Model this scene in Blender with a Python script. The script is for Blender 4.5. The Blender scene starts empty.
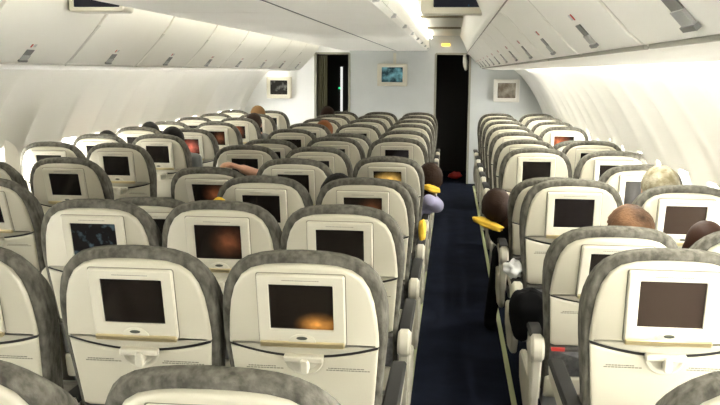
import bpy, bmesh, math, random
from mathutils import Vector, Matrix
random.seed(7)
S = bpy.context.scene
COL = S.collection
PI = math.pi

# ------------------------------------------------------------------ materials
def mat(name, base, rough=0.5, metal=0.0, noise=None, bump=None, emit=None, spec=0.5, coat=0.0):
    m = bpy.data.materials.new(name); m.use_nodes = True
    nt = m.node_tree; b = nt.nodes['Principled BSDF']
    b.inputs['Base Color'].default_value = (*base, 1); b.inputs['Roughness'].default_value = rough
    b.inputs['Metallic'].default_value = metal; b.inputs['Specular IOR Level'].default_value = spec
    b.inputs['Coat Weight'].default_value = coat
    tc = nt.nodes.new('ShaderNodeTexCoord')
    if noise:
        col2, scale, stretch = noise
        mp = nt.nodes.new('ShaderNodeMapping'); mp.inputs['Scale'].default_value = stretch
        nz = nt.nodes.new('ShaderNodeTexNoise'); nz.inputs['Scale'].default_value = scale
        nz.inputs['Detail'].default_value = 5
        rp = nt.nodes.new('ShaderNodeValToRGB')
        rp.color_ramp.elements[0].position = .33; rp.color_ramp.elements[1].position = .67
        rp.color_ramp.elements[0].color = (*base, 1); rp.color_ramp.elements[1].color = (*col2, 1)
        nt.links.new(tc.outputs['Object'], mp.inputs['Vector']); nt.links.new(mp.outputs[0], nz.inputs['Vector'])
        nt.links.new(nz.outputs['Fac'], rp.inputs[0]); nt.links.new(rp.outputs[0], b.inputs['Base Color'])
    if bump:
        nb = nt.nodes.new('ShaderNodeTexNoise'); nb.inputs['Scale'].default_value = bump[0]
        bp = nt.nodes.new('ShaderNodeBump'); bp.inputs['Strength'].default_value = bump[1]
        bp.inputs['Distance'].default_value = 0.004
        nt.links.new(tc.outputs['Object'], nb.inputs['Vector'])
        nt.links.new(nb.outputs['Fac'], bp.inputs['Height']); nt.links.new(bp.outputs[0], b.inputs['Normal'])
    if emit:
        b.inputs['Emission Color'].default_value = (*emit[0], 1); b.inputs['Emission Strength'].default_value = emit[1]
    return m

def picture(name, c0, c1, scale, strength, lo=.4, hi=.65, stretch=(1, 1, 1)):
    """a lit display: dark ground with a soft picture that the screen itself gives off"""
    m = mat(name, (.01, .008, .007), .15, spec=.15)
    nt = m.node_tree; b = nt.nodes['Principled BSDF']
    tc = nt.nodes.new('ShaderNodeTexCoord'); nz = nt.nodes.new('ShaderNodeTexNoise')
    mp = nt.nodes.new('ShaderNodeMapping'); mp.inputs['Scale'].default_value = stretch
    nz.inputs['Scale'].default_value = scale; nz.inputs['Detail'].default_value = 3
    rp = nt.nodes.new('ShaderNodeValToRGB')
    rp.color_ramp.elements[0].position = lo; rp.color_ramp.elements[1].position = hi
    rp.color_ramp.elements[0].color = (*c0, 1); rp.color_ramp.elements[1].color = (*c1, 1)
    nt.links.new(tc.outputs['Object'], mp.inputs[0]); nt.links.new(mp.outputs[0], nz.inputs['Vector'])
    nt.links.new(nz.outputs['Fac'], rp.inputs[0])
    nt.links.new(rp.outputs[0], b.inputs['Emission Color']); b.inputs['Emission Strength'].default_value = strength
    return m

M = {}
M['shell'] = mat('seat_shell_plastic', (.50, .472, .372), .38, noise=((.535, .506, .402), 3, (1, 1, 1)), bump=(260, .06))
M['bezel'] = mat('monitor_bezel_plastic', (.59, .56, .455), .35)
M['fabric'] = mat('seat_fabric', (.05, .0465, .037), .92, noise=((.145, .138, .114), 48, (1, 1, .5)), bump=(180, .5), spec=.2)
M['fabric_dark'] = mat('seat_cushion_fabric', (.06, .056, .05), .95, noise=((.12, .115, .10), 22, (1, 1, 1)), bump=(180, .4), spec=.15)
M['pocket'] = mat('pocket_fabric', (.10, .10, .10), .9, noise=((.17, .17, .17), 60, (1, 1, 1)), spec=.2)
M['pad'] = mat('armrest_pad', (.016, .0155, .014), .7, spec=.25)
M['arm'] = mat('armrest_plastic', (.50, .475, .385), .38)
M['metal'] = mat('seat_leg_metal', (.32, .32, .31), .4, .8)
M['dark'] = mat('dark_plastic', (.012, .011, .01), .5)
M['bar'] = mat('hinge_bar_metal', (.56, .47, .27), .3, .75)
M['button'] = mat('control_button', (.05, .055, .04), .35)
M['print'] = mat('small_print', (.20, .19, .15), .7)
M['screen'] = mat('screen_glass_off', (.011, .0085, .007), .12, spec=.5)
M['screen_warm'] = mat('screen_glass_brownish', (.035, .024, .018), .16, spec=.5)
def glow(name, cu, cv, ru, rv, c, strength, base=(.012, .009, .007)):
    """a dark display with one soft emissive patch, for lit pictures and painted-in reflections"""
    m = mat(name, base, .13); nt = m.node_tree; b = nt.nodes['Principled BSDF']
    tc = nt.nodes.new('ShaderNodeTexCoord'); mp = nt.nodes.new('ShaderNodeMapping'); mp.vector_type = 'TEXTURE'
    mp.inputs['Location'].default_value = (cu, 0, .557 + cv); mp.inputs['Scale'].default_value = (ru, 10, rv)
    gr = nt.nodes.new('ShaderNodeTexGradient'); gr.gradient_type = 'QUADRATIC_SPHERE'
    nz = nt.nodes.new('ShaderNodeTexNoise'); nz.inputs['Scale'].default_value = 30
    mu = nt.nodes.new('ShaderNodeMath'); mu.operation = 'MULTIPLY'
    m2 = nt.nodes.new('ShaderNodeMath'); m2.operation = 'MULTIPLY'; m2.inputs[1].default_value = strength * 2
    nt.links.new(tc.outputs['Object'], mp.inputs[0]); nt.links.new(mp.outputs[0], gr.inputs[0])
    nt.links.new(tc.outputs['Object'], nz.inputs['Vector'])
    nt.links.new(gr.outputs['Fac'], mu.inputs[0]); nt.links.new(nz.outputs['Fac'], mu.inputs[1])
    nt.links.new(mu.outputs[0], m2.inputs[0]); nt.links.new(m2.outputs[0], b.inputs['Emission Strength'])
    b.inputs['Emission Color'].default_value = (*c, 1)
    return m
M['scr_orange_refl'] = glow('screen_orange_reflection', .045, -.055, .075, .045, (1, .42, .08), .8)  # orange reflection on a dark screen, painted in as emission
M['scr_dim'] = glow('screen_dim_brown', .04, .0, .09, .08, (.5, .16, .06), .30)
M['scr_amber'] = glow('screen_amber_picture', .01, -.02, .13, .10, (1, .60, .14), 1.6)
M['scr_red'] = glow('screen_red_picture', .0, -.01, .13, .10, (.9, .22, .14), .9)
M['scr_blue'] = picture('screen_blue_map', (.003, .004, .005), (.10, .16, .18), 30, .5, .58, .75)
M['scr_rust'] = glow('screen_rust_picture', -.05, .0, .14, .13, (.8, .18, .06), .9)
M['tv_cyan'] = picture('wall_screen_cyan', (.01, .05, .06), (.35, .8, .85), 9, .42, .4, .75, (1, 1, 1.4))
M['tv_dim'] = picture('wall_screen_dim', (.03, .03, .025), (.4, .4, .34), 14, .4, .5, .72)
M['tv_tan'] = picture('wall_screen_tan', (.20, .16, .10), (.5, .45, .33), 10, .5, .4, .7)
M['tv_blue'] = picture('ceiling_screen_blue', (.004, .006, .012), (.10, .55, .85), 9, .9, .56, .66)
M['bin'] = mat('bin_plastic', (.83, .81, .725), .36, noise=((.86, .84, .76), 2, (1, 1, 1)))
M['bin_lip'] = mat('bin_lip_plastic', (.62, .60, .53), .4)
M['wallp'] = mat('sidewall_plastic', (.78, .765, .70), .42, noise=((.82, .80, .735), 1.5, (1, 1, 1)))
M['ceil'] = mat('ceiling_plastic', (.78, .765, .69), .35)
M['ceil_gap_shadow'] = mat('ceiling_gap_shadow', (.16, .14, .085), .6)
M['bulk'] = mat('bulkhead_laminate', (.50, .52, .51), .5, noise=((.54, .56, .545), 3, (1, 1, 1)))
M['bulk_white'] = mat('bulkhead_laminate_white', (.80, .81, .80), .5)
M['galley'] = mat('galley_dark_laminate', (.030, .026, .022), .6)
M['frame_grey'] = mat('door_frame_grey', (.28, .275, .22), .5)
M['curtain'] = mat('curtain_olive', (.16, .15, .10), .95, spec=.1)
M['curtain_w'] = mat('curtain_white', (.75, .73, .66), .9)
M['carpet'] = mat('carpet_navy', (.006, .008, .015), .98, noise=((.010, .013, .024), 5, (1, 1, 1)), bump=(300, .5), spec=.05)
M['strip'] = mat('floor_path_strip', (.44, .48, .25), .5)
M['latch'] = mat('bin_latch_grey', (.13, .13, .12), .4)
M['latch_l'] = mat('bin_latch_plate', (.33, .33, .31), .4)
M['red'] = mat('red_sticker', (.50, .04, .03), .5)
M['sticker'] = mat('grey_sticker', (.55, .56, .54), .5)
M['pane'] = mat('window_daylight', (.8, .85, .9), .5, emit=((1.0, .985, .94), 75))
M['shade'] = mat('window_shade', (.78, .75, .66), .55)
M['wash'] = mat('wash_light_tube', (.9, .9, .85), .5, emit=((1.0, .97, .86), 70))
M['wash_dim'] = mat('wash_light_tube_dim', (.9, .9, .85), .5, emit=((1.0, .97, .86), 38))
M['cove_left'] = mat('cove_light_tube_left', (.9, .9, .85), .5, emit=((1.0, .965, .87), 9))
M['cove'] = mat('cove_light_tube', (.9, .9, .85), .5, emit=((1.0, .955, .84), 4.5))
M['amber'] = mat('amber_lamp', (.6, .4, .05), .5, emit=((1.0, .55, .06), 2.5))
M['green'] = mat('green_pilot_lamp', (.02, .3, .1), .5, emit=((.05, 1.0, .4), 1.2))
M['galley_lamp'] = mat('galley_lamp', (.5, .5, .5), .5, emit=((.95, .95, .9), .8))
M['skin'] = mat('skin_light', (.56, .30, .19), .55)
M['skin_b'] = mat('skin_brown', (.022, .009, .005), .6, spec=.12)
M['skin_t'] = mat('skin_tan', (.34, .18, .10), .5)
M['hair_black'] = mat('hair_black', (.008, .007, .006), .6, bump=(90, .8), spec=.08)
M['hair_dark'] = mat('hair_dark_brown', (.022, .012, .008), .6, bump=(90, .8), spec=.08)
M['hair_red'] = mat('hair_auburn', (.17, .06, .02), .6, bump=(90, .8), spec=.08)
M['hair_tan'] = mat('hair_tan', (.20, .115, .05), .7, bump=(90, .8), spec=.08)
M['hair_white'] = mat('hair_white', (.17, .145, .085), .8, noise=((.36, .33, .25), 26, (1, 1, 1)), bump=(110, .9), spec=.08)
M['hair_thin'] = mat('hair_thinning_brown', (.028, .016, .010), .6, noise=((.22, .12, .065), 7, (1, 1, 1)), bump=(90, .8), spec=.08)
M['c_grey'] = mat('shirt_grey', (.16, .17, .16), .9)
M['c_lilac'] = mat('shirt_lilac', (.30, .29, .42), .9)
M['c_black'] = mat('cloth_black', (.004, .004, .0045), .95, spec=.08)
M['c_blue'] = mat('shirt_navy', (.02, .025, .05), .9)
M['c_white'] = mat('shirt_white', (.65, .65, .62), .9)
M['yellow'] = mat('yellow_fleece', (.78, .50, .045), .9, bump=(120, .6))
M['paper'] = mat('white_paper', (.75, .75, .74), .8)

# ------------------------------------------------------------------ mesh builder
class MB:
    def __init__(self): self.v = []; self.f = []; self.mi = []
    def add(self, v, f, mi=0):
        o = len(self.v); self.v += [tuple(p) for p in v]
        self.f += [tuple(o + i for i in q) for q in f]; self.mi += [mi] * len(f)
    def build(self, name, mats, parent=None, loc=(0, 0, 0), rot=(0, 0, 0), sharp=38):
        me = bpy.data.meshes.new(name); me.from_pydata(self.v, [], self.f); me.validate()
        bm = bmesh.new(); bm.from_mesh(me); bmesh.ops.recalc_face_normals(bm, faces=bm.faces[:])
        bm.to_mesh(me); bm.free()
        if not isinstance(mats, (list, tuple)): mats = [mats]
        for m in mats: me.materials.append(M[m])
        if len(self.mi) == len(me.polygons):
            for p, i in zip(me.polygons, self.mi): p.material_index = i
        for p in me.polygons: p.use_smooth = True
        me.set_sharp_from_angle(angle=math.radians(sharp))
        o = bpy.data.objects.new(name, me); COL.objects.link(o)
        o.location = loc; o.rotation_euler = rot
        if parent: o.parent = parent
        return o

def BM_map(u, w, v): return (u, w, v)
def inset(poly, d):
    n = len(poly); out = []
    area = sum(poly[i][0] * poly[(i + 1) % n][1] - poly[(i + 1) % n][0] * poly[i][1] for i in range(n))
    sg = 1 if area > 0 else -1
    for i in range(n):
        p0, p1, p2 = poly[i - 1], poly[i], poly[(i + 1) % n]
        a = Vector((p1[0] - p0[0], p1[1] - p0[1])); b = Vector((p2[0] - p1[0], p2[1] - p1[1]))
        if a.length < 1e-9: a = b
        if b.length < 1e-9: b = a
        a.normalize(); b.normalize()
        na = Vector((-a.y, a.x)) * sg; nb = Vector((-b.y, b.x)) * sg
        m = na + nb
        m = m.normalized() if m.length > 1e-6 else na
        k = min(1 / max(m.dot(na), .35), 1.6)
        out.append((p1[0] + m.x * d * k, p1[1] + m.y * d * k))
    return out
def plate(mb, poly, rings, fmap=BM_map, mi=0, cap0=True, cap1=True):
    """loft a closed outline through (inset, depth) rings and cap both ends"""
    n = len(poly); v = []; f = []
    for d, w in rings:
        q = inset(poly, d) if abs(d) > 1e-9 else poly
        v += [fmap(p[0], w, p[1]) for p in q]
    for r in range(len(rings) - 1):
        for i in range(n):
            j = (i + 1) % n
            f.append((r * n + i, r * n + j, (r + 1) * n + j, (r + 1) * n + i))
    if cap0: f.append(tuple(range(n - 1, -1, -1)))
    if cap1: f.append(tuple(range((len(rings) - 1) * n, len(rings) * n)))
    mb.add(v, f, mi)
def rrect(cu, cv, w, h, r, seg=4):
    pts = []
    for (sx, sy, a0) in ((1, -1, -90), (1, 1, 0), (-1, 1, 90), (-1, -1, 180)):
        for i in range(seg + 1):
            a = math.radians(a0 + 90 * i / seg)
            pts.append((cu + sx * (w / 2 - r) + r * math.cos(a), cv + sy * (h / 2 - r) + r * math.sin(a)))
    return pts
def box(mb, c, s, b=.003, mi=0):
    r = rrect(c[0], c[2], s[0], s[2], max(b, .0005), 2)
    y0, y1 = c[1] - s[1] / 2, c[1] + s[1] / 2
    plate(mb, r, [(b, y0), (0, y0 + b), (0, y1 - b), (b, y1)], mi=mi)
def prism(mb, prof, lo, hi, axis='y', mi=0, b=0):
    """extrude a closed (a, z) profile along y (a = x) or along x (a = y)"""
    fm = (lambda u, w, v: (u, w, v)) if axis == 'y' else (lambda u, w, v: (w, u, v))
    rings = [(0, lo), (0, hi)] if not b else [(b, lo), (0, lo + b), (0, hi - b), (b, hi)]
    plate(mb, prof, rings, fm, mi)
def capsule(mb, p0, r0, p1, r1, seg=14, mi=0):
    p0, p1 = Vector(p0), Vector(p1); d = p1 - p0; L = d.length
    q = d.to_track_quat('Z', 'Y') if L > 1e-6 else Matrix.Identity(3).to_quaternion()
    prof = []
    for i in range(6):
        a = -PI / 2 + PI / 2 * i / 5
        prof.append((r0 * math.cos(a), r0 * math.sin(a)))
    for i in range(6):
        a = PI / 2 * i / 5
        prof.append((r1 * math.cos(a), L + r1 * math.sin(a)))
    v = []; f = []
    for (r, z) in prof:
        for k in range(seg):
            a = 2 * PI * k / seg
            v.append(p0 + q @ Vector((max(r, 1e-4) * math.cos(a), max(r, 1e-4) * math.sin(a), z)))
    for i in range(len(prof) - 1):
        for k in range(seg):
            j = (k + 1) % seg
            f.append((i * seg + k, i * seg + j, (i + 1) * seg + j, (i + 1) * seg + k))
    f.append(tuple(range(seg - 1, -1, -1))); f.append(tuple(range((len(prof) - 1) * seg, len(prof) * seg)))
    mb.add(v, f, mi)
def ellipsoid(mb, c, r, rot=None, nu=24, nv=16, mi=0, keep=None):
    v = []; f = []; c = Vector(c)
    for i in range(nv + 1):
        t = PI * i / nv
        for k in range(nu):
            a = 2 * PI * k / nu
            p = Vector((r[0] * math.sin(t) * math.cos(a), r[1] * math.sin(t) * math.sin(a), r[2] * math.cos(t)))
            if rot: p = rot @ p
            v.append(c + p)
    for i in range(nv):
        for k in range(nu):
            j = (k + 1) % nu
            f.append((i * nu + k, (i + 1) * nu + k, (i + 1) * nu + j, i * nu + j))
    if keep: f = [q for q in f if keep(sum((Vector(v[i]) for i in q), Vector()) / 4)]
    mb.add(v, f, mi)

def tag(o, label=None, cat=None, group=None, kind=None):
    if label: o['label'] = label
    if cat: o['category'] = cat
    if group: o['group'] = group
    if kind: o['kind'] = kind
    return o
def empty(name, loc=(0, 0, 0), rot=(0, 0, 0)):
    o = bpy.data.objects.new(name, None); COL.objects.link(o)
    o.empty_display_size = .1; o.location = loc; o.rotation_euler = rot
    return o
def structure(o): o['kind'] = 'structure'; return o
def copy_tree(o, parent=None):
    c = o.copy(); COL.objects.link(c)
    if parent: c.parent = parent
    for ch in list(o.children): copy_tree(ch, c)
    return c

# ------------------------------------------------------------------ layout (metres; x right, y down the cabin, z up)
XC = -.9544                                # cabin centreline
COLX = dict(A=-2.79, B=-2.32, C=-1.4332, D=-.9544, E=-.4756, F=.4756, G=.9544)
Y0, PITCH = 2.24, .821                     # top of the seat backs of the first full row
YBACK, YEND = -3.6, 12.4
PIV = (0, .147, .42); BL = .705; TILT = math.radians(12)

# ------------------------------------------------------------------ SEAT
def back_outline():
    r = [(.205, -.75), (.207, -.62), (.213, -.48), (.224, -.36), (.231, -.29), (.234, -.235), (.2335, -.185), (.229, -.14),
         (.220, -.10), (.205, -.066), (.183, -.040), (.153, -.021), (.115, -.0095), (.070, -.003), (.0, 0)]
    return [(u, v + BL) for u, v in r] + [(-u, v + BL) for u, v in reversed(r[:-1])]
SH_R = [(.203, -.75), (.206, -.55), (.211, -.40), (.213, -.31), (.2125, -.27), (.211, -.235), (.207, -.19), (.200, -.140), (.188, -.098),
        (.168, -.064), (.139, -.0425), (.10, -.0315), (.055, -.0275), (0, -.0265)]
def curve_v(u): return BL - .274 + .0 - .036 * (1 - min(1, (abs(u) / .213)) ** 2)
def shell_w(v): # half-width of the shell at height v
    pts = sorted((b + BL, a) for a, b in SH_R)
    for (v0, a0), (v1, a1) in zip(pts, pts[1:]):
        if v0 <= v <= v1: return a0 + (a1 - a0) * (v - v0) / max(v1 - v0, 1e-6)
    return pts[0][1]

def make_seat():
    root = empty('passenger_seat')
    rot = (TILT, 0, 0)
    # cushion of the back with the rim that shows round the shell
    mb = MB()
    def thin_top(u, w, v):       # the cushion thins towards the top edge
        t = max(0, min(1, (v - BL + .22) / .20)); t = t * t * (3 - 2 * t)
        return (u, w if w < .004 else .004 + (w - .004) * (1 - .66 * t), v)
    plate(mb, back_outline(), [(.028, -.004), (.013, -.009), (.004, -.003), (0, .010), (0, .078), (.008, .098), (.028, .110), (.065, .116)], thin_top)
    mb.build('back_cushion', 'fabric', root, PIV, rot, 60)
    mb = MB()   # seam of the cover and the winged headrest pads in front
    plate(mb, rrect(0, BL - .19, .30, .17, .05, 5), [(.0, .04), (0, .085), (.015, .098), (.04, .103)])
    mb.build('headrest', 'fabric', root, PIV, rot, 60)
    # upper shroud
    NB = 16
    up = [(u, v + BL) for u, v in SH_R if v + BL > curve_v(u) + .003]
    hw = shell_w(curve_v(.213))
    bot = [(-hw + 2 * hw * i / NB, curve_v(-hw + 2 * hw * i / NB) + .0025) for i in range(NB + 1)]
    poly = up + [(-u, v) for u, v in reversed(up[:-1])] + bot
    mb = MB()
    plate(mb, poly, [(.0, .004), (0, -.013), (.003, -.019), (.010, -.022)])
    sh = mb.build('back_shell', 'shell', root, PIV, rot, 50)
    # dark gap behind the seam line
    mb = MB()
    plate(mb, [(u * .985, v) for u, v in bot] + [(u * .985, v - .012) for u, v in reversed(bot)], [(0, .004), (0, -.012)])
    mb.build('seam', 'dark', sh)
    # tray table
    vb = BL - .50
    top = [(hw - 2 * hw * i / NB, curve_v(hw - 2 * hw * i / NB) - .0045) for i in range(NB + 1)]
    hb = shell_w(vb)
    poly = top + [(-hb + .012, vb), (-hb + .03, vb - .008), (hb - .03, vb - .008), (hb - .012, vb)]
    mb = MB(); plate(mb, poly, [(.002, .004), (.002, -.012), (.005, -.0165), (.011, -.018)])
    tray = mb.build('tray_table', 'shell', root, PIV, rot, 50)
    mb = MB()   # half-round dish under the latch
    vl = curve_v(0) + .002
    dish = [(.056 * math.cos(a), vl - .008 + .052 * math.sin(a)) for a in [PI + PI * i / 18 for i in range(19)]]
    plate(mb, dish, [(0, -.015), (0, -.0205), (.004, -.0225), (.010, -.0215), (.014, -.0195)])
    mb.build('latch_dish', 'bezel', tray, sharp=25)
    mb = MB()
    plate(mb, rrect(0, vl - .001, .112, .018, .004, 2), [(0, -.015), (0, -.036), (.003, -.039)])
    mb.build('latch_hinge', 'bezel', tray)
    mb = MB()   # turn latch
    plate(mb, rrect(.004, vl - .020, .024, .046, .010, 4), [(0, -.02), (0, -.044), (.004, -.048)])
    mb.build('latch', 'bezel', tray)
    mb = MB()   # two lines of small print on either side, too small to read
    rnd = random.Random(3)
    for side, (ua, ub) in enumerate(((-.168, -.066), (.062, .182))):
        mb = MB()
        for ln in range(2):
            u = ua + (.006 if ln == 0 else 0); ue = ub - (.022 if ln == 0 else 0)
            while u < ue:
                w = rnd.uniform(.004, .011)
                plate(mb, rrect((u + w / 2), BL - .344 - ln * .0062, w, .0034, .0004, 1), [(0, -.0175), (0, -.0186)])
                u += w + .0014
        mb.build('small_print', 'print', tray)
    # literature pocket and lower shell
    mb = MB(); plate(mb, rrect(0, BL - .585, .385, .145, .012, 3), [(0, .004), (0, -.012), (.012, -.024)])
    pk = mb.build('literature_pocket', 'pocket', root, PIV, rot, 50)
    mb = MB(); plate(mb, rrect(0, BL - .518, .385, .012, .004, 2), [(0, -.006), (0, -.027), (.003, -.029)])
    mb.build('pocket_hem', 'fabric_dark', pk)
    mb = MB(); plate(mb, rrect(0, BL - .715, .40, .105, .012, 3), [(0, .004), (0, -.013), (.006, -.018)])
    mb.build('lower_shell', 'shell', root, PIV, rot, 50)
    # monitor
    mb = MB()
    o = rrect(0, BL - .157, .243, .213, .007, 3); i_ = rrect(0, BL - .148, .178, .137, .003, 3)
    n = len(o); v = []; f = []
    rings = [(o, -.020), (o, -.030), (inset(o, .004), -.034), (inset(i_, -.002), -.034), (i_, -.032), (i_, -.0265)]
    for p, w in rings: v += [(q[0], w, q[1]) for q in p]
    for r in range(len(rings) - 1):
        for k in range(n):
            j = (k + 1) % n; f.append((r * n + k, r * n + j, (r + 1) * n + j, (r + 1) * n + k))
    f.append(tuple(range(n)))
    mb.add(v, f)
    # grey plate painted in for the narrow shadow gap round the housing
    mon = mb.build('monitor_frame', 'bezel', root, PIV, rot, 40)
    mb = MB(); plate(mb, rrect(0, BL - .157, .249, .2185, .008, 3), [(0, -.019), (0, -.0228)])
    mb.build('housing_gap_shadow', 'print', mon)
    mb = MB(); plate(mb, rrect(0, BL - .148, .1785, .1375, .003, 3), [(0, -.0215), (0, -.0275)])
    mb.build('screen', 'screen', mon)
    mb = MB()
    plate(mb, rrect(0, BL - .261, .238, .018, .003, 2), [(0, -.02), (0, -.038), (.003, -.041)])
    mb.build('hinge_bar', 'bar', mon)
    mb = MB()
    plate(mb, [(.038 * math.cos(a), BL - .2525 + .024 * math.sin(a)) for a in [PI * i / 14 for i in range(15)]], [(0, -.032), (0, -.037), (.003, -.0385)])
    mb.build('button_surround', 'bezel', mon)
    mb = MB()
    plate(mb, [(.0155 * math.cos(a), BL - .2395 + .0052 * math.sin(a)) for a in [2 * PI * i / 18 for i in range(18)]], [(0, -.037), (0, -.0395), (.001, -.040)])
    mb.build('control_button', 'button', mon)
    mb = MB()   # tiny unreadable line over the screen
    u = -.05; rnd = random.Random(5)
    while u < .05:
        w = rnd.uniform(.002, .005); plate(mb, rrect(u + w / 2, BL - .0655, w, .0022, .0003, 1), [(0, -.0338), (0, -.0346)]); u += w + .0012
    mb.build('small_print', 'print', mon)
    # bottom cushion, base, legs
    mb = MB()
    prof = [(.205, .36), (.64, .345), (.67, .37), (.675, .42), (.655, .462), (.60, .478), (.30, .462), (.235, .455), (.21, .44)]
    prism(mb, prof, -.212, .212, 'x', b=.018)
    mb.build('seat_cushion', 'fabric_dark', root, sharp=60)
    mb = MB(); prism(mb, [(.20, .30), (.60, .30), (.62, .345), (.205, .355)], -.20, .20, 'x', b=.005)
    mb.build('seat_pan', 'metal', root)
    for yy, dy in ((.30, -.06), (.52, .05)):
        mb = MB(); prism(mb, [(yy - .02, .31), (yy + .02, .31), (yy + dy + .025, .0), (yy + dy - .025, .0)], -.0175, .0175, 'x', b=.004)
        mb.build('leg', 'metal', root)
    return root

def arm_mesh(u, outer):
    """armrest: cream frame with a round rear end, dark pad on top, cream end bay on the aisle side"""
    mb = MB()
    prof = [(.045, .575), (.05, .60), (.07, .612), (.57, .602), (.60, .59), (.60, .565), (.56, .545), (.30, .535), (.22, .50), (.19, .43), (.16, .36),
            (.11, .36), (.085, .43), (.065, .50), (.05, .54)]
    prism(mb, prof, u - .020, u + .020, 'x', b=.008)
    body = mb
    mp = MB()
    prof = [(.098, .606), (.10, .624), (.12, .635), (.55, .625), (.585, .614), (.59, .598)]
    prism(mp, prof, u - .0255, u + .0255, 'x', b=.007)
    mc = MB()
    prism(mc, [(.02, .580), (.028, .605), (.045, .622), (.07, .629), (.098, .627), (.10, .56), (.09, .535), (.06, .528), (.035, .540), (.023, .558)], u - .0245, u + .0245, 'x', b=.010)
    return body, mp, mc

SEAT = make_seat()
ARM = {}
for side, u in (('l', -.2394), ('r', .2394)):
    b, p, c = arm_mesh(u, True)
    ob = b.build('armrest', 'arm'); op = p.build('armrest_pad', 'pad', ob); oc = c.build('armrest_end_cap', 'arm', ob)
    ARM[side] = ob
ENDP = {}
for side, u, s in (('l', -.2394, -1), ('r', .2394, 1)):     # end bay closing the aisle side of a bench
    mb = MB()
    prism(mb, [(.10, .40), (.17, .425), (.60, .40), (.64, .37), (.60, .27), (.36, .22), (.17, .25), (.11, .32)], u - .016, u + .016, 'x', b=.008)
    ENDP[side] = mb.build('end_panel', 'arm', None)

def set_recline(root, r):
    for ch in root.children:
        if ch.name.split('.')[0] in ('back_cushion', 'headrest', 'back_shell', 'tray_table', 'literature_pocket', 'lower_shell', 'monitor_frame'):
            ch.rotation_euler = (TILT + math.radians(13) * r, 0, 0)
def set_screen(root, m):
    for ch in root.children:
        if ch.name.startswith('monitor_frame'):
            for s in ch.children:
                if s.name.startswith('screen'):
                    s.data = s.data.copy(); s.data.materials.clear(); s.data.materials.append(M[m])

KR = dict(A=range(3, 11), B=range(2, 11), C=range(0, 11), D=range(-1, 11), E=range(-1, 11), F=range(-1, 11), G=range(1, 11))
REC = {'E-1': .92, 'D-1': .88, 'F-1': .72, 'F2': -.3, 'F4': -.3, 'E3': 1.5, 'E4': 1.0, 'F0': -.3, 'F1': .8, 'C3': .95, 'F3': 1.2, 'G2': .1, 'G6': 1.1, 'C2': 1.5, 'D1': -.1, 'C0': .1, 'B3': .35,
       'B2': .6, 'A3': .6, 'D4': .1, 'D6': .6, 'E7': -.1, 'C5': .5, 'A5': .1, 'B6': .2, 'G1': .75}
DY = {'F0': .09, 'F-1': .19, 'E-1': .13, 'D-1': .13}
DX = {'F0': .065, 'F-1': .075, 'E-1': -.015, 'D-1': -.085, 'F1': .025, 'G1': .025, 'F2': .012, 'G2': .012, 'D1': .015, 'C0': -.035, 'C1': .015, 'C3': .02, 'B3': .04, 'B2': .03}
SCR = {'F0': 'screen_warm', 'F-1': 'screen_warm', 'F1': 'scr_dim', 'G2': 'screen_warm', 'E0': 'scr_orange_refl', 'E4': 'scr_amber', 'G7': 'scr_rust', 'B6': 'scr_red',
       'D1': 'scr_dim', 'C1': 'screen', 'C3': 'scr_dim', 'E2': 'scr_dim', 'B8': 'scr_rust', 'G1': 'scr_red', 'G3': 'scr_orange_refl', 'B7': 'scr_dim', 'D0': 'screen'}
for q in ('C1',): SCR[q] = 'scr_blue'
WHERE = {'A': 'window seat along the left cabin wall', 'B': 'seat on the window side of the left aisle',
         'C': 'left seat of the middle block', 'D': 'middle seat of the middle block', 'E': 'right seat of the middle block, on the dark aisle',
         'F': 'seat just right of the dark aisle', 'G': 'window seat along the right cabin wall'}
ORD = ['nearest', 'second nearest', 'third nearest', 'fourth nearest', 'fifth nearest', 'sixth nearest', 'seventh nearest', 'eighth nearest', 'ninth nearest',
       'third farthest', 'second farthest', 'farthest']
GRP = {'A': 'window seats on the left', 'B': 'left aisle seats', 'C': 'left seats of the middle block', 'D': 'centre seats of the middle block',
       'E': 'right seats of the middle block', 'F': 'seats along the right of the dark aisle', 'G': 'window seats on the right'}
SEATS = {}; first = True
for c in 'ABCDEFG':
    ks = list(KR[c]); n = len(ks)
    for idx, k in enumerate(ks):
        key = f'{c}{k}'
        s = SEAT if first else copy_tree(SEAT); 
        SEATS[key] = s; s.location = (COLX[c] + DX.get(key, 0), Y0 + PITCH * k + DY.get(key, 0), 0)
        first = False
for key, s in SEATS.items():
    c = key[0]; k = int(key[1:]); ks = list(KR[c]); n = len(ks); idx = ks.index(k)
    r = REC.get(key, 0); set_recline(s, r)
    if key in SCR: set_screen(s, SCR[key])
    o = 'farthest' if idx == n - 1 else 'second farthest' if idx == n - 2 else ORD[idx]
    st = 'reclined ' if r > .5 else ''
    tag(s, f"{st}grey-rimmed cream seat, {o} {WHERE[c]}", 'seat', GRP[c])
    # armrests: one between neighbours, one at each end of a bench
    al = copy_tree(ARM['l'], s); al.location = (0, 0, 0)
    if c in 'CF': copy_tree(ENDP['l'], s)
    if c in 'BEG':
        copy_tree(ARM['r'], s)
    if c in 'BE': copy_tree(ENDP['r'], s)
for o in list(ARM.values()) + list(ENDP.values()):
    for ch in list(o.children): bpy.data.objects.remove(ch)
    bpy.data.objects.remove(o)
# a red tag over the pocket of the second seat right of the aisle
for ch in SEATS['F1'].children:
    if ch.name.startswith('literature_pocket'):
        mb = MB(); box(mb, (-.165, -.03, BL - .512), (.05, .006, .016), .001)
        mb.build('red_tag', 'red', ch)['label'] = 'red tag'

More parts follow.
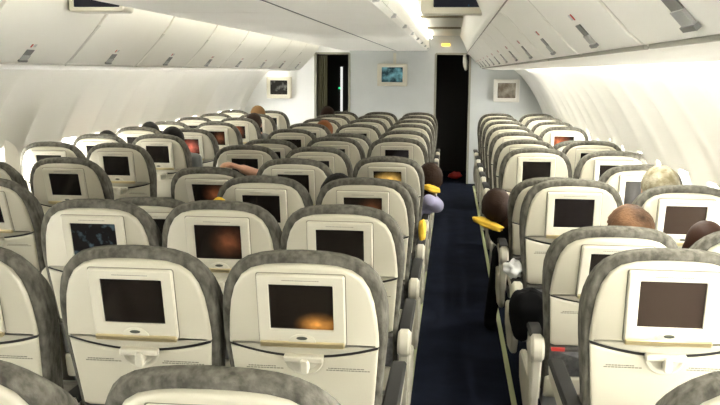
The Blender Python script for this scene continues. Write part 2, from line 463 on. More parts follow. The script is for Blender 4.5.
# ------------------------------------------------------------------ floor
def simple(name, mats, boxes=(), prof=None):
    mb = MB()
    for b in boxes: box(mb, b[0], b[1], b[2] if len(b) > 2 else .002, b[3] if len(b) > 3 else 0)
    return mb.build(name, mats)
structure(simple('floor', 'carpet', [((XC, 5.25, -.05), (4.6, 17.8, .1), .001)]))
ti = 0
for x in (-.2442 - .014, .2442 + .014, -1.664, -2.155):
    ti += 1
    structure(simple(f'trim_{ti}', 'strip', [((x, 4.6, .004), (.026, 15, .010), .002)]))

# ------------------------------------------------------------------ side walls with windows
WP = [(1.70, 1.675), (1.78, 1.61), (1.85, 1.55), (1.91, 1.48), (1.975, 1.40), (2.035, 1.31), (2.09, 1.22), (2.135, 1.13), (2.165, 1.06), (2.19, .97), (2.21, .87), (2.222, .77), (2.228, .68), (2.225, .5), (2.21, .25), (2.19, 0.0)]
WZ0, WZ1 = .68, 1.06          # window opening between these profile heights
WIN_PITCH = .56; NSUB = 14
WC = .87; WNUM = 0; TRIM = ti
def wall_point(side, i, y):
    off, z = WP[i]
    ph = (y - .14) / WIN_PITCH
    s = abs(math.sin(PI * ph))                     # 1 in the middle of a bay, 0 on a rib
    t = max(0, min(1, (1.62 - z) / .35)); t2 = max(0, min(1, (z - .55) / .2))
    off = off + .065 * (s ** .55 - .7) * t * t2
    # groove between panels, every second rib
    ph2 = (ph / 2) % 1
    if min(ph2, 1 - ph2) < .012: off += .012
    return Vector((XC + side * off, y, z))
for side, nm in ((-1, 'wall_left'), (1, 'wall_right')):
    mb = MB(); nb = int(16.1 / WIN_PITCH); ys = []
    y0 = YBACK
    sub = WIN_PITCH / NSUB
    j0 = math.floor((YBACK - .14) / sub); j1 = math.ceil((YEND - .14) / sub)
    ysamp = [.14 + j * sub for j in range(j0, j1 + 1)]
    v = []; f = []; n = len(WP)
    iz0 = min(range(n), key=lambda i: abs(WP[i][1] - WZ1)); iz1 = min(range(n), key=lambda i: abs(WP[i][1] - WZ0))
    for y in ysamp: v += [wall_point(side, i, y) for i in range(n)]
    for a in range(len(ysamp) - 1):
        ph = (j0 + a) % NSUB
        for i in range(n - 1):
            if 4 <= ph <= 9 and iz0 <= i < iz1: continue
            f.append((a * n + i, a * n + i + 1, (a + 1) * n + i + 1, (a + 1) * n + i))
    mb.add(v, f); structure(mb.build(nm, 'wallp', sharp=80))
    # windows: reveal, pane, and a shade drawn part of the way
    bay = math.floor((YBACK - .14) / WIN_PITCH)
    rnd = random.Random(11 + side)
    while True:
        ya = .14 + (bay * NSUB + 4) * sub; yb = .14 + (bay * NSUB + 10) * sub; bay += 1
        if ya < YBACK + .05: continue
        if yb > YEND - .05: break
        WNUM += 1
        z0, z1 = WP[iz1][1], WP[iz0][1]
        cs = [wall_point(side, iz0, ya), wall_point(side, iz0, yb), wall_point(side, iz1, yb), wall_point(side, iz1, ya)]
        root = empty(f'window_{WNUM}', ((cs[0] + cs[2]) / 2)); structure(root)
        c0 = (cs[0] + cs[2]) / 2
        mid = []
        for i in range(iz0, iz1 + 1): mid.append(i)
        ring = [wall_point(side, i, ya) for i in mid] + [wall_point(side, i, yb) for i in reversed(mid)]
        # reveal: from the opening to a smaller, rounder pane opening farther out
        pr = rrect((ya + yb) / 2, WC, .225, .30, .07, 3)
        outx = XC + side * 2.285
        mb = MB()
        vv = [p - c0 for p in ring]; m_ = len(ring)
        inn = []
        for p in ring:
            q = min(pr, key=lambda t: math.atan2(t[1] - WC, t[0] - (ya + yb) / 2).__sub__(math.atan2(p.z - WC, p.y - (ya + yb) / 2)).__abs__())
            inn.append(Vector((outx, q[0], q[1])) - c0)
        mb.add(vv + inn, [(k, (k + 1) % m_, m_ + (k + 1) % m_, m_ + k) for k in range(m_)])
        mb.build('window_reveal', 'wallp', root, sharp=80)
        mb = MB(); box(mb, (side * .014 + outx - c0.x, 0, WC - c0.z), (.012, .30, .36), .001)
        mb.build('pane', 'pane', root)
        sh = rnd.random()
        h = 0
        if sh < .10: h = .34
        elif sh < .25: h = .14
        if side == -1 and 3.0 < ya < 5.0: h = .335
        if h:
            mb = MB(); box(mb, (outx - c0.x - side * .004, 0, WC + .165 - h / 2 - c0.z), (.006, .245, h), .001)
            mb.build('window_shade', 'shade', root)

# a cream cover panel standing off the left wall
mb = MB(); prism(mb, [(5.52, .70), (5.74, .70), (5.74, 1.13), (5.72, 1.17), (5.66, 1.185), (5.56, 1.18), (5.53, 1.16)], XC - 2.192, XC - 2.155, 'x', b=.008)
tag(mb.build('cover_panel', 'shade'), 'upright cream cover panel on the left wall beside the window seats', 'panel')

# ------------------------------------------------------------------ overhead bins
BINP = [(1.075, 1.865), (1.115, 1.835), (1.19, 1.755), (1.255, 1.685), (1.285, 1.662), (1.30, 1.668)]
ROWN = ['nearest', 'second', 'third', 'fourth', 'fifth', 'sixth', 'seventh', 'eighth', 'ninth', 'tenth', 'eleventh', 'twelfth', 'thirteenth', 'fourteenth', 'fifteenth', 'sixteenth']
def bin_unit(side, ya, yb, label, group, near):
    L = yb - ya; root = empty('overhead_bin', (XC, (ya + yb) / 2, -.033 if side < 0 else 0))
    g = .006
    X = lambda o: side * o
    prof = [(X(1.30), 1.66), (X(1.335), 1.645), (X(1.42), 1.636), (X(1.54), 1.632), (X(1.60), 1.640), (X(1.66), 1.665), (X(1.70), 1.70), (X(1.70), 2.338), (X(1.10), 2.338), (X(1.10), 1.88)]
    mb = MB(); prism(mb, prof, -L / 2 + .002, L / 2 - .002, 'y'); mb.build('bin_body', 'bin_lip', root)
    DP = BINP if side > 0 else [(.985, 2.03), (1.005, 1.985), (1.035, 1.935)] + BINP[1:]
    door = [(X(o), z) for o, z in DP] + [(X(o + .03), z + .02) for o, z in reversed(DP)]
    mb = MB(); prism(mb, door, -L / 2 + .018, L / 2 - .018, 'y', b=.003); d = mb.build('bin_door', 'bin', root)
    mb = MB()
    prism(mb, [(X(1.075), 1.875), (X(1.115), 1.835), (X(1.285), 1.664), (X(1.30), 1.68), (X(1.11), 1.89)], -L / 2 + .0005, -L / 2 + .014, 'y')
    mb.build('end_strip', 'bin_lip', root); mb = MB()
    prism(mb, [(X(1.075), 1.875), (X(1.115), 1.835), (X(1.285), 1.664), (X(1.30), 1.68), (X(1.11), 1.89)], L / 2 - .014, L / 2 - .0005, 'y')
    mb.build('end_strip', 'bin_lip', root)
    mb = MB(); box(mb, (X(1.298), 0, 1.657), (.012, L - .05, .010), .002); mb.build('door_gap', 'print' if side > 0 else 'bin_lip', root)
    mb = MB(); box(mb, (X(DP[0][0]), 0, DP[0][1] + .0035), (.007, L - .06, .006), .001); mb.build('upper_door_gap', 'print', root)
    # latch: tilted plate in two greys with a finger lip
    a = Vector((1.190, 1.755)); b = Vector((1.262, 1.678)); t = (b - a).normalized(); nrm = Vector((t.y, -t.x))
    if nrm.x > 0: nrm = -nrm
    def patch(mb, s0, s1, w, y, th, mi=0):
        q = [a + t * s0 + nrm * .001, a + t * s1 + nrm * .001, a + t * s1 + nrm * th, a + t * s0 + nrm * th]
        prism(mb, [(X(p.x), p.y) for p in q], y - w / 2, y + w / 2, 'y', mi)
    mb = MB(); patch(mb, .034, .070, .074, 0, .004); patch(mb, .070, .106, .074, 0, .0075, 1)
    lt = mb.build('latch', ['latch', 'latch_l'], d)
    mb = MB(); patch(mb, .100, .110, .084, 0, .011); mb.build('latch_lip', 'latch', lt)
    lt['label'] = 'grey latch'
    mb = MB(); patch(mb, -.002, .018, .012, .022 * -1, .003); mb.build('red_sticker', 'red', d)['label'] = 'red sticker'
    mb = MB(); patch(mb, -.002, .016, .022, .012, .003); mb.build('grey_sticker', 'sticker', d)['label'] = 'pale grey sticker'
    tag(root, label, 'overhead bin', group)
    return root
def bins(side, e0, pitch, word, group):
    ya = e0
    while ya > YBACK: ya -= pitch
    ya += pitch; lst = []
    while ya + pitch < YEND + .3:
        lst.append((ya, min(ya + pitch, YEND - .03))); ya += pitch
    vis = [i for i, (a, b) in enumerate(lst) if b > (3.6 if side < 0 else 1.3)]
    for i, (a, b) in enumerate(lst):
        if i in vis:
            k = vis.index(i); n = len(vis)
            w = 'farthest' if k == n - 1 else ROWN[k] + (' from the camera' if k else ' to the camera')
            lab = f'closed cream overhead bin along the {word} wall, {w}'
        else: lab = f'closed cream overhead bin along the {word} wall, behind the camera'
        bin_unit(side, a, b, lab, group, 0)
bins(-1, 4.65, 1.075, 'left', 'overhead bins along the left wall')
bins(1, 1.93, .955, 'right', 'overhead bins along the right wall')

# centre bins: hang over the middle block, flat pale underside with a dark seam down the middle
ya = YBACK; ci = 0; XS = -.885           # XS: the seam of the underside
cedges = []
while ya < YEND - .3: cedges.append((ya, min(ya + 1.145, YEND - .004))); ya += 1.145
vis = [e for e in cedges if e[1] > 3.6]
for a, b in cedges:
    L = b - a; root = empty('centre_bin', (XS, (a + b) / 2, 0))
    for s, CW in ((-1, .79), (1, .465)):
        prof = [(s * .0105, 1.895), (s * (CW - .09), 1.898), (s * (CW - .02), 1.903), (s * CW, 1.923), (s * (CW - .018), 2.339), (s * .0105, 2.339)]
        mb = MB(); prism(mb, prof, -L / 2 + .0015, L / 2 - .0015, 'y', b=.002); mb.build('bin_half', 'bin', root)
        nd = 1
        for q in range(nd):
            yc = -L / 2 + L * (q + .5) / nd
            mb = MB()
            prism(mb, [(s * (CW - .012), 1.935), (s * (CW + .006), 1.930), (s * (CW + .012), 1.945), (s * (CW + .0), 2.07), (s * (CW - .02), 2.09)], yc - L / nd / 2 + .012, yc + L / nd / 2 - .012, 'y', b=.004)
            dr = mb.build('bin_door', 'bin', root)
            mb = MB(); prism(mb, [(s * (CW - .015), 1.904), (s * (CW + .012), 1.908), (s * (CW + .016), 1.928), (s * (CW - .01), 1.93)], yc - .03, yc + .03, 'y', b=.003)
            mb.build('handle', 'sticker', dr)
    mb = MB(); box(mb, (0, 0, 1.904), (.0205, L - .002, .015), .001); mb.build('seam', 'dark', root)
    if (a, b) in vis:
        k = vis.index((a, b)); w = 'farthest' if k == len(vis) - 1 else ROWN[k] + (' from the camera' if k else ' to the camera')
        tag(root, f'pale double bin hanging over the middle seats, {w}', 'overhead bin', 'bins over the middle block')
    else: tag(root, 'pale double bin hanging over the middle seats, behind the camera', 'overhead bin', 'bins over the middle block')

# ------------------------------------------------------------------ ceiling over both aisles
def slab(name, m, x0, x1, y0, y1, z0, z1):
    return simple(name, m, [(((x0 + x1) / 2, (y0 + y1) / 2, (z0 + z1) / 2), (x1 - x0, y1 - y0, z1 - z0), .001)])
structure(slab('ceiling', 'ceil', XC - 2.3, XC + 2.3, YBACK, YEND + 2, 2.34, 2.42))
for s, nm in ((1, 'r'), (-1, 'l')):
    xa, xb = (XS + .463 if s > 0 else XS - .788), XC + s * 1.10
    x0, x1 = min(xa, xb), max(xa, xb)
    TRIM += 1
    structure(slab(f'trim_{TRIM}', 'ceil', x0, x1, 6.0, YEND, 2.112, 2.14))   # lower ceiling panels
    TRIM += 1
    mb = MB()   # curved cove between the bin tops and the ceiling
    pr = [(XC - 1.00, 2.0), (XC - .99, 2.06), (XC - .965, 2.11), (XC - 1.0, 2.13), (XC - 1.10, 2.13), (XC - 1.10, 2.02)] if s < 0 else [(XC + s * 1.085, 1.875), (XC + s * 1.06, 1.93), (XC + s * 1.02, 2.02), (XC + s * .97, 2.11), (XC + s * 1.0, 2.13), (XC + s * 1.10, 2.13), (XC + s * 1.10, 1.875)]
    prism(mb, pr, YBACK, YEND, 'y'); structure(mb.build(f'trim_{TRIM}', 'ceil', sharp=70))
    for y in (6.0, 8.0, 10.0):  # dark olive strips painted in for the shadow gaps between ceiling panels
        TRIM += 1
        structure(slab(f'trim_{TRIM}', 'ceil_gap_shadow', x0 + .02, x1 - .14, y, y + .05, 2.092, 2.113))
    # cove light along the top edge of the centre bins
    y = YBACK + .2; n = 0
    while y < YEND - .5:
        L = 1.9
        mb = MB(); xm = xa + s * .035
        box(mb, (0, 0, 0), (.035, min(L, YEND - .1 - y), .022), .006)
        o = mb.build('cove_light', 'cove' if s > 0 else 'cove_left', None, (xm, y + min(L, YEND - .1 - y) / 2, 2.075))
        vis_ = y + L > 5
        tag(o, f"lit cove tube along the {'right' if s > 0 else 'left'} side of the middle bins, {ROWN[n]} from the cabin rear", 'ceiling light', 'cove lights')
        y += L + .1; n += 1
    # wash light hidden between the bins and the wall
    y = YBACK + .2; n = 0
    while y < (YEND - .5 if s < 0 else YEND - 3.0):
        L = 1.5
        mb = MB(); box(mb, (0, 0, 0), (.055, min(L, YEND - .1 - y), .016), .004)
        o = mb.build('wash_light', 'wash' if s > 0 else 'wash_dim', None, (XC + s * 1.69, y + min(L, YEND - .1 - y) / 2, 1.671))
        tag(o, f"bright wash light between the {'right' if s > 0 else 'left'} wall and bins, {ROWN[n]} from the cabin rear", 'wall light', 'sidewall wash lights')
        y += L + .03; n += 1
    TRIM += 1
    structure(slab(f'trim_{TRIM}', 'wallp', min(XC + s * 1.66, XC + s * 1.80), max(XC + s * 1.66, XC + s * 1.80), YBACK, YEND, 1.68, 1.70))

# ------------------------------------------------------------------ end wall with two doorways, and the galley beyond
def wall_piece(name, m, x0, x1, z0, z1, y=YEND, t=.05):
    return structure(slab(name, m, x0, x1, y, y + t, z0, z1))
DL = (-2.06, -1.56); DR = (-.32, .17)
wall_piece('wall_back', 'bulk', DL[1], DR[0], 0, 2.34)
wall_piece('wall_back_left', 'bulk_white', XC - 2.3, DL[0], 0, 2.34)
wall_piece('wall_back_right', 'bulk', DR[1], XC + 2.3, 0, 2.34)
wall_piece('wall_back_left_header', 'bulk_white', DL[0], DL[1], 1.86, 2.34)
wall_piece('wall_back_right_header', 'bulk', DR[0], DR[1], 1.86, 2.34)
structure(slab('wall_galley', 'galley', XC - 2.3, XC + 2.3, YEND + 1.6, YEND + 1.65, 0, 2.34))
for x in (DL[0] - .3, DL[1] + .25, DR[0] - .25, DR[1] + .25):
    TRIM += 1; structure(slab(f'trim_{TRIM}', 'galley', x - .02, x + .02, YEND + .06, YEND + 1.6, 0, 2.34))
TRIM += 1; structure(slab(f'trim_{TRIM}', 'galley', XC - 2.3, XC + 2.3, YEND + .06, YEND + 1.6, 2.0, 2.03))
for i, (d, m) in enumerate(((DL, 'frame_grey'), (DR, 'frame_grey'))):
    for x in d:
        TRIM += 1; structure(slab(f'trim_{TRIM}', m, x - .015, x + .015, YEND - .012, YEND + .06, 0, 1.86))
    TRIM += 1; structure(slab(f'trim_{TRIM}', m, d[0], d[1], YEND - .012, YEND + .06, 1.845, 1.872))
structure(slab('wall_rear', 'bulk_white', XC - 2.3, XC + 2.3, YBACK - .05, YBACK, 0, 2.34))

def curtain(x0, x1, y, z0, z1, m, label, folds):
    mb = MB(); v = []; n = folds * 8
    for i in range(n + 1):
        t = i / n; x = x0 + (x1 - x0) * t; dy = .022 * math.sin(2 * PI * folds * t)
        v += [(x, y + dy, z1), (x, y + dy * 1.3, z0), (x, y + dy + .008, z1), (x, y + dy * 1.3 + .008, z0)]
    f = []
    for i in range(n):
        a = i * 4; b = a + 4
        f += [(a, a + 1, b + 1, b), (a + 2, b + 2, b + 3, a + 3), (a, b, b + 2, a + 2), (a + 1, a + 3, b + 3, b + 1)]
    f += [(0, 2, 3, 1), (n * 4, n * 4 + 1, n * 4 + 3, n * 4 + 2)]
    mb.add(v, f)
    return tag(mb.build('curtain', m, sharp=80), label, 'curtain')
curtain(-2.04, -1.90, YEND + .10, .02, 1.83, 'curtain', 'olive grey curtain drawn aside in the left doorway', 4)
mb = MB()  # gathered end of a white tied curtain
pr = [(0, .0), (.02, .01), (.034, .06), (.038, .12), (.03, .19), (.015, .235), (.008, .24)]
v = []; f = []; seg = 14
for r, z in pr:
    for k in range(seg):
        a = 2 * PI * k / seg; rr = (r + .001) * (1 + .12 * math.sin(4 * a)); v.append((rr * math.cos(a) * .9, rr * math.sin(a), z))
for i in range(len(pr) - 1):
    for k in range(seg): f.append((i * seg + k, i * seg + (k + 1) % seg, (i + 1) * seg + (k + 1) % seg, (i + 1) * seg + k))
f.append(tuple(range((len(pr) - 1) * seg, len(pr) * seg))); mb.add(v, f)
tag(mb.build('tied_curtain', 'curtain_w', None, (.115, YEND + .085, 1.625), (0, math.radians(-6), 0)), 'white tied curtain at the top right of the right doorway', 'fitting')
mb = MB(); box(mb, (0, 0, 0), (.035, .02, .75), .003)
tag(mb.build('galley_lamp', 'galley_lamp', None, (-1.88, YEND + 1.592, 1.30)), 'narrow upright light in the dark left doorway', 'lamp')
mb = MB(); box(mb, (0, 0, 0), (.03, .02, .03), .004)
tag(mb.build('pilot_lamp', 'green', None, (-1.915, YEND + 1.5905, 1.33)), 'small green lamp in the dark left doorway', 'lamp')
mb = MB(); box(mb, (0, 0, 0), (.12, .03, .035), .006); o = mb.build('ceiling_lamp', 'amber', None, (-.18, YEND - .016, 1.985))
tag(o, 'small amber lamp over the right doorway', 'lamp')

def wall_monitor(x, z, w, h, m, frame, label, hang=None):
    root = empty('wall_monitor', (x, YEND - .05, z))
    mb = MB()
    o = rrect(0, 0, w, h, .015, 3); i_ = rrect(0, .004, w * .70, h * .66, .006, 3); n = len(o); v = []; f = []
    rings = [(o, .05), (o, -.03), (inset(o, .008), -.04), (inset(i_, -.003), -.04), (i_, -.03)]
    for p, yy in rings: v += [(q[0], yy, q[1]) for q in p]
    for r in range(len(rings) - 1):
        for k in range(n): f.append((r * n + k, r * n + (k + 1) % n, (r + 1) * n + (k + 1) % n, (r + 1) * n + k))
    f.append(tuple(range(n))); mb.add(v, f); fr = mb.build('monitor_frame', frame, root)
    mb = MB(); plate(mb, rrect(0, .004, w * .70, h * .66, .005, 3), [(0, -.02), (0, -.0305)]); mb.build('screen', m, root)
    if hang:
        mb = MB(); box(mb, (.03, .03, h / 2 + hang / 2), (.04, .03, hang), .004); mb.build('cable_duct', frame, root)
    return tag(root, label, 'monitor', 'monitors on the end wall')
wall_monitor(-.935, 1.555, .43, .32, 'tv_cyan', 'bezel', 'white framed monitor with cyan picture on the grey end wall', .15)
wall_monitor(-2.585, 1.36, .36, .31, 'tv_dim', 'bezel', 'white framed monitor with dark picture on the left end wall')
wall_monitor(.69, 1.345, .36, .32, 'tv_tan', 'bin_lip', 'grey framed monitor with tan picture on the right end wall')

def ceiling_monitor(x, y, z0, label, w=.49, h=.31, sw=.335, shh=.235, mount=.10):
    root = empty('hanging_monitor', (x, y, z0))
    mb = MB()
    o = rrect(0, h / 2, w, h, .02, 3); i_ = rrect(0, h / 2 + .005, sw, shh, .006, 3); n = len(o); v = []; f = []
    rings = [(inset(o, .02), .14), (o, .10), (o, -.02), (inset(o, .008), -.03), (inset(i_, -.003), -.03), (i_, -.018)]
    for p, yy in rings: v += [(q[0], yy, q[1]) for q in p]
    for r in range(len(rings) - 1):
        for k in range(n): f.append((r * n + k, r * n + (k + 1) % n, (r + 1) * n + (k + 1) % n, (r + 1) * n + k))
    f.append(tuple(range(n))); mb.add(v, f); mb.build('monitor_housing', 'bezel', root)
    mb = MB(); plate(mb, rrect(0, h / 2 + .005, sw, shh, .005, 3), [(0, -.008), (0, -.0185)]); mb.build('screen', 'tv_blue', root)
    mb = MB(); box(mb, (0, .05, h + mount / 2 - .005), (.12, .08, mount), .005); mb.build('ceiling_mount', 'bezel', root)
    return tag(root, label, 'monitor', 'monitors hanging over the aisles')
ceiling_monitor(-.035, 5.4, 1.952, 'hanging monitor with dark and blue picture over the right aisle')
ceiling_monitor(-1.825, 4.15, 1.880, 'hanging monitor over the left aisle, mostly hidden by the middle bins', .285, .21, .235, .17, .25)

# ------------------------------------------------------------------ people
def person(head, hip, label, skin='skin', shirt='c_grey', trousers='c_black', hair='hair_black', hair_style='full', yaw=0.0, lean=0.0, arms=None, legs=None, voxel=.0085, hands=True, hs=1.0, sw=.165):
    """one continuous seated body (voxel-fused), hair as a child. head = head centre, hip = hip centre"""
    H = Vector(head); P = Vector(hip)
    root_name = 'person'
    parts = []      # (p0, r0, p1, r1, region)
    cap = lambda a, ra, b, rb, reg: parts.append((Vector(a), ra, Vector(b), rb, reg))
    spine = (H - P)
    N = P + spine * .80                         # base of the neck
    up = spine.normalized()
    side = Vector((1, 0, 0)); side = (side - up * side.dot(up)).normalized()
    fwd = up.cross(side).normalized()
    if fwd.y < 0: fwd = -fwd
    chest = P + spine * .55; waist = P + spine * .25
    for s in (-1, 1):
        cap(P + side * .075 * s, .085, waist + side * .07 * s, .080, 1)
        cap(waist + side * .07 * s, .080, chest + side * .085 * s, .088, 1)
        cap(chest + side * .085 * s, .088, N - up * .05 + side * .10 * s, .058, 1)
    cap(P, .10, chest, .10, 1); cap(chest, .10, N - up * .03, .06, 1)
    cap(N - up * .03, .052, H - up * .05, .048, 0)
    SH = {s: N - up * .055 + side * sw * s for s in (-1, 1)}
    for s in (-1, 1):
        a = (arms or {}).get(s)
        if not a: a = [SH[s] + Vector((.02 * s, .03, -.24)), SH[s] + Vector((-.05 * s, .24, -.27))]
        el, wr = Vector(a[0]), Vector(a[1])
        cap(N - up * .04 + side * .06 * s, .052, SH[s], .052, 1)
        cap(SH[s], .050, el, .040, 1 if not (arms or {}).get('bare') == s else 0)
        bare = (arms or {}).get('bare') == s
        cap(el, .038, wr, .026, 0 if bare else 1)
        d = (wr - el).normalized(); down = Vector((0, 0, -1)); lat = d.cross(down)
        lat = lat.normalized() if lat.length > .1 else Vector((1, 0, 0)); nrm = lat.cross(d).normalized()
        if nrm.z > 0: nrm = -nrm
        # palm, four fingers of different lengths, thumb from the side of the palm
        for t in (-.024, -.008, .008, .024):
            cap(wr + d * .012 + lat * t * .7, .016, wr + d * .085 + lat * t, .0125, 0)
        for t, l in ((-.027, .060), (-.009, .074), (.009, .078), (.027, .068)):
            b0 = wr + d * .088 + lat * t; b1 = b0 + (d * .8 + nrm * .45) * l * .5; b2 = b1 + (d * .35 + nrm * .9) * l * .5
            cap(b0, .0105, b1, .0095, 0); cap(b1, .0095, b2, .008, 0)
        ts = s
        t0 = wr + d * .025 + lat * .026 * ts; t1 = t0 + (d * .6 + lat * .7 * ts + nrm * .2) * .04; t2 = t1 + (d * .9 + nrm * .35) * .03
        cap(t0, .014, t1, .0115, 0); cap(t1, .0115, t2, .009, 0)
    for s in (-1, 1):
        l = (legs or {}).get(s)
        if not l: l = [P + Vector((.085 * s, .40, .02)), P + Vector((.085 * s, .43, -P.z + .09))]
        kn, an = Vector(l[0]), Vector(l[1])
        cap(P + side * .08 * s, .085, kn, .060, 2); cap(kn, .057, an, .038, 2)
        toe = an + Vector((.0, .15, -.045))
        cap(an + Vector((0, -.03, -.045)), .040, toe, .034, 3); cap(an, .04, an + Vector((0, 0, -.045)), .04, 3)
    mb = MB(); meta = []
    for p0, r0, p1, r1, reg in parts:
        capsule(mb, p0, r0, p1, r1)
    # head with face: skull, jaw, nose, ears, brows, lips
    R = Matrix.Rotation(yaw, 3, 'Z') @ Matrix.Rotation(lean, 3, 'Y')
    hp = lambda x, y, z: H + R @ (Vector((x, y, z)) * hs)
    ellipsoid(mb, hp(0, -.005, .02), (.076 * hs, .094 * hs, .092 * hs), R)
    ellipsoid(mb, hp(0, .022, -.045), (.058 * hs, .066 * hs, .070 * hs), R)
    capsule(mb, hp(0, .092, .012), .009, hp(0, .106, -.022), .015)
    for s in (-1, 1):
        ellipsoid(mb, hp(.077 * s, -.005, -.005), (.012 * hs, .020 * hs, .032 * hs), R)
        capsule(mb, hp(.012 * s, .088, .022), .010, hp(.045 * s, .076, .024), .009)
        ellipsoid(mb, hp(.030 * s, .080, .004), (.014 * hs, .010 * hs, .010 * hs), R)
    capsule(mb, hp(-.018, .082, -.058), .008, hp(.018, .082, -.058), .008)
    tmp = mb.build('tmp', 'skin')
    md = tmp.modifiers.new('r', 'REMESH'); md.mode = 'VOXEL'; md.voxel_size = voxel; md.use_smooth_shade = True
    ms = tmp.modifiers.new('s', 'SMOOTH'); ms.factor = .5; ms.iterations = 4
    dg = bpy.context.evaluated_depsgraph_get()
    me = bpy.data.meshes.new_from_object(tmp.evaluated_get(dg))
    bpy.data.objects.remove(tmp)
    me.materials.clear()
    for m in (skin, shirt, trousers, 'c_black'): me.materials.append(M[m])
    def reg_of(c):
        best = 0; bd = 1e9
        for p0, r0, p1, r1, reg in parts:
            d = p1 - p0; L2 = d.length_squared; t = 0 if L2 < 1e-9 else max(0, min(1, (c - p0).dot(d) / L2))
            dist = (c - p0 - d * t).length - (r0 + (r1 - r0) * t)
            if dist < bd: bd = dist; best = reg
        if (c - H).length < .13 * hs: return 0
        return best
    for p in me.polygons:
        p.material_index = reg_of(Vector(p.center)); p.use_smooth = True
    o = bpy.data.objects.new(root_name, me); COL.objects.link(o)
    # origin at the hips
    me.transform(Matrix.Translation(-P)); o.location = P
    if hair_style:
        mb = MB()
        RI = R.inverted()
        def keep(c):
            l = RI @ (c - H) / hs
            if hair_style == 'rim':      # bald crown: a ring of hair round the back and sides
                return l.z > -.06 and l.z < .055 and l.y < .045
            return (l.z > .045 or l.y < .03) and l.z > -.075 and not (l.y > .055 and l.z < .06)
        e = .010 if hair_style == 'full' else .007
        ellipsoid(mb, hp(0, -.007, .022), ((.078 + e) * hs, (.095 + e) * hs, (.093 + e) * hs), R, 32, 24, keep=keep)
        ellipsoid(mb, hp(0, -.007, .022), ((.070) * hs, (.088) * hs, (.086) * hs), R, 32, 24, keep=keep)
        if hair_style == 'long':
            ellipsoid(mb, hp(0, -.055, -.06), (.075 * hs, .05 * hs, .12 * hs), R)
        hobj = mb.build('hair', hair, None, sharp=80)
        hobj.data.transform(Matrix.Translation(-P)); hobj.parent = o
        rnd = random.Random(int(H.x * 1000))
        for v in hobj.data.vertices: v.co += Vector((rnd.uniform(-1, 1), rnd.uniform(-1, 1), rnd.uniform(-1, 1))) * .0022
    return tag(o, label, 'person')

def hip_of(key, dx=0): 
    s = SEATS[key]; return (s.location.x + dx, s.location.y + .42, .60)
Yk = lambda key: SEATS[key].location.y
person((-2.80, Yk('A5') + .20, 1.00), hip_of('A5'), 'person with black hair showing over the third nearest left window seat', hair='hair_black')
person((-2.76, Yk('A6') + .24, 1.02), hip_of('A6'), 'person with black hair by the left wall, beside a dark-haired neighbour', hair='hair_black', shirt='c_white')
person((-2.27, Yk('B5') + .22, 1.03), hip_of('B5', .05), 'person with large black hair above a seat beside the left aisle', hair='hair_black', hs=1.05)
person((-1.30, Yk('C7') + .20, 1.01), hip_of('C7', .07), 'person with auburn hair in front of a far middle-block seat', hair='hair_red', skin='skin_t', shirt='c_white')
person((-1.51, Yk('C9') + .22, 1.08), hip_of('C9'), 'person with dark hair below the left doorway', hair='hair_dark', hair_style='long')
person((-.62, Yk('E2') + .22, .985), hip_of('E2', -.04), 'person with black hair over the third row of the middle block', hair='hair_black')
person((-2.335, Yk('B9') + .24, 1.075), hip_of('B9'), 'person with tan hair at the far end of the left seats', hair='hair_tan', skin='skin_t')
person((-2.19, Yk('B8') + .22, 1.03), hip_of('B8', .05), 'person with dark brown hair just before the tan-haired one', hair='hair_dark')
person((.905, Yk('G2') + .22, 1.055), hip_of('G2'), 'person with fluffy white hair in a right window seat', hair='hair_white', shirt='c_white', hs=.98)
person((.60, Yk('F1') + .20, .995), hip_of('F1', .04), 'person with balding head over the reclined seat right of the aisle', skin='skin_t', hair='hair_thin', hs=.95, sw=.12, shirt='c_blue', yaw=.5)
person((.88, Yk('G1') + .19, .95), hip_of('G1', -.05), 'person with brown bald head leaning at the right edge of the picture', skin='skin_b', hair=None, hair_style=None, shirt='c_black', sw=.12)
# sleeper whose arm lies over the neighbouring seat back
person((-1.02, Yk('D3') + .25, .935), hip_of('D3'), 'person resting a bare forearm on top of the seat back to the left', skin='skin', hair='hair_dark',
       arms={-1: [(-1.09, Yk('D3') + .20, .955), (-1.265, Yk('D3') + .09, 1.04)], 'bare': -1}, voxel=.007)
# passengers leaning out into the dark aisle
person((-.215, Yk('E4') + .30, .865), hip_of('E4', .03), 'person in lilac shirt leaning dark head into the aisle from the left', hair='hair_dark', shirt='c_lilac', skin='skin_b',
       arms={1: [(-.215, Yk('E4') + .10, .76), (-.25, Yk('E4') + .34, .67)]})
person((.20, Yk('F3') + .36, .80), (.44, Yk('F3') + .44, .585), 'person leaning dark head into the aisle from the right, leg out', hair='hair_dark', skin='skin_b', shirt='c_black', trousers='c_black',
       legs={-1: [(.255, Yk('F3') + .66, .47), (.195, Yk('F3') + .56, .088)]},
       arms={-1: [(.33, Yk('F3') + .55, .62), (.45, Yk('F3') + .72, .64)]}, sw=.10)

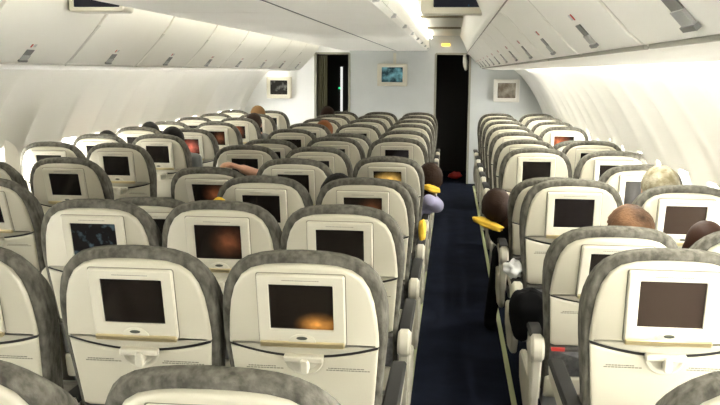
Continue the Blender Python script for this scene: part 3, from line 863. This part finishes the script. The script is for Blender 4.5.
# ------------------------------------------------------------------ loose things
def blob(name, m, c, r, label, cat, rot=(0, 0, 0), seed=1, amp=.12, power=2.6):
    mb = MB(); rnd = random.Random(seed); nu, nv = 28, 18; v = []; f = []
    ph = [rnd.uniform(0, 6) for _ in range(6)]
    se = lambda t: math.copysign(abs(t) ** (2 / power), t)
    for i in range(nv + 1):
        t = PI * i / nv
        for k in range(nu):
            a = 2 * PI * k / nu
            w = 1 + amp * (.5 * math.sin(3 * a + ph[0] + 2 * t) + .35 * math.sin(5 * a + ph[1] - 3 * t) + .3 * math.sin(7 * t + ph[2] + a))
            v.append((r[0] * w * se(math.sin(t)) * se(math.cos(a)), r[1] * w * se(math.sin(t)) * se(math.sin(a)), r[2] * w * se(math.cos(t))))
    for i in range(nv):
        for k in range(nu): f.append((i * nu + k, (i + 1) * nu + k, (i + 1) * nu + (k + 1) % nu, i * nu + (k + 1) % nu))
    mb.add(v, f)
    return tag(mb.build(name, m, None, c, rot, 80), label, cat)
blob('blanket', 'yellow', (-.20, Yk('E4') + .18, .825), (.06, .05, .022), 'yellow blanket tucked round the neck of the lilac-shirted person', 'blanket', (0, .3, .2), 3, .2)
blob('pillow', 'yellow', (-.225, Yk('E3') - .02, .73), (.022, .06, .055), 'yellow pillow against the aisle seat, below the lilac sleeve', 'pillow', (.2, 0, 0), 5, .08)
blob('blanket', 'yellow', (.155, Yk('F3') + .32, .715), (.095, .06, .024), 'yellow blanket under the dark head leaning into the right aisle', 'blanket', (0, .35, 0), 8, .15)
blob('pillow', 'yellow', (-1.0, Yk('D1') + .20, .99), (.05, .045, .11), 'small yellow pillow peeping over a middle-block seat', 'pillow', (0, .2, 0), 4, .08)
blob('backpack', 'c_black', (.25, Yk('F1') + .33, .635), (.075, .09, .10), 'black bag on the seat right of the aisle, behind the white tissue', 'bag', (.1, 0, 0), 9, .07, 3)
blob('tissue', 'paper', (.235, Yk('F2') + .16, .672), (.042, .05, .04), 'crumpled white tissue on the armrest right of the aisle', 'tissue', (0, 0, .3), 12, .35, 2)
blob('cloth', 'red', (.0, YEND + .55, .05), (.10, .08, .05), 'small red cloth on the floor beyond the right doorway', 'cloth', (0, 0, .4), 13, .2, 2.2)
mb = MB(); box(mb, (0, 0, 0), (.004, .10, .13), .001)
tag(mb.build('paper_sheet', 'paper', None, (-.206, Yk('E3') + .24, .70), (0, .15, 0)), 'white paper sheet stuck beside the aisle armrest near the yellow pillow', 'paper')

# ------------------------------------------------------------------ camera, world, view
cam = bpy.data.cameras.new('camera'); co = bpy.data.objects.new('camera', cam); COL.objects.link(co)
R_ = [[0.99427, 0.10664, 0.0069], [-0.02296, 0.1501, 0.9884], [-0.10436, 0.9829, -0.15169]]
RM = Matrix(((R_[0][0], R_[1][0], -R_[2][0]), (R_[0][1], R_[1][1], -R_[2][1]), (R_[0][2], R_[1][2], -R_[2][2])))
co.matrix_world = Matrix.Translation((-.077, 0, 1.6)) @ RM.to_4x4()
cam.sensor_width = 36; cam.lens = 853 / 720 * 36; cam.clip_start = .02
S.camera = co
w = bpy.data.worlds.new('World'); S.world = w; w.use_nodes = True
w.node_tree.nodes['Background'].inputs[0].default_value = (.6, .7, .85, 1); w.node_tree.nodes['Background'].inputs[1].default_value = .5
S.view_settings.view_transform = 'Standard'; S.view_settings.look = 'None'
S.view_settings.gamma = 1; S.view_settings.use_curve_mapping = False
S.view_settings.exposure = 0.25
S.cycles.max_bounces = 8; S.cycles.diffuse_bounces = 5
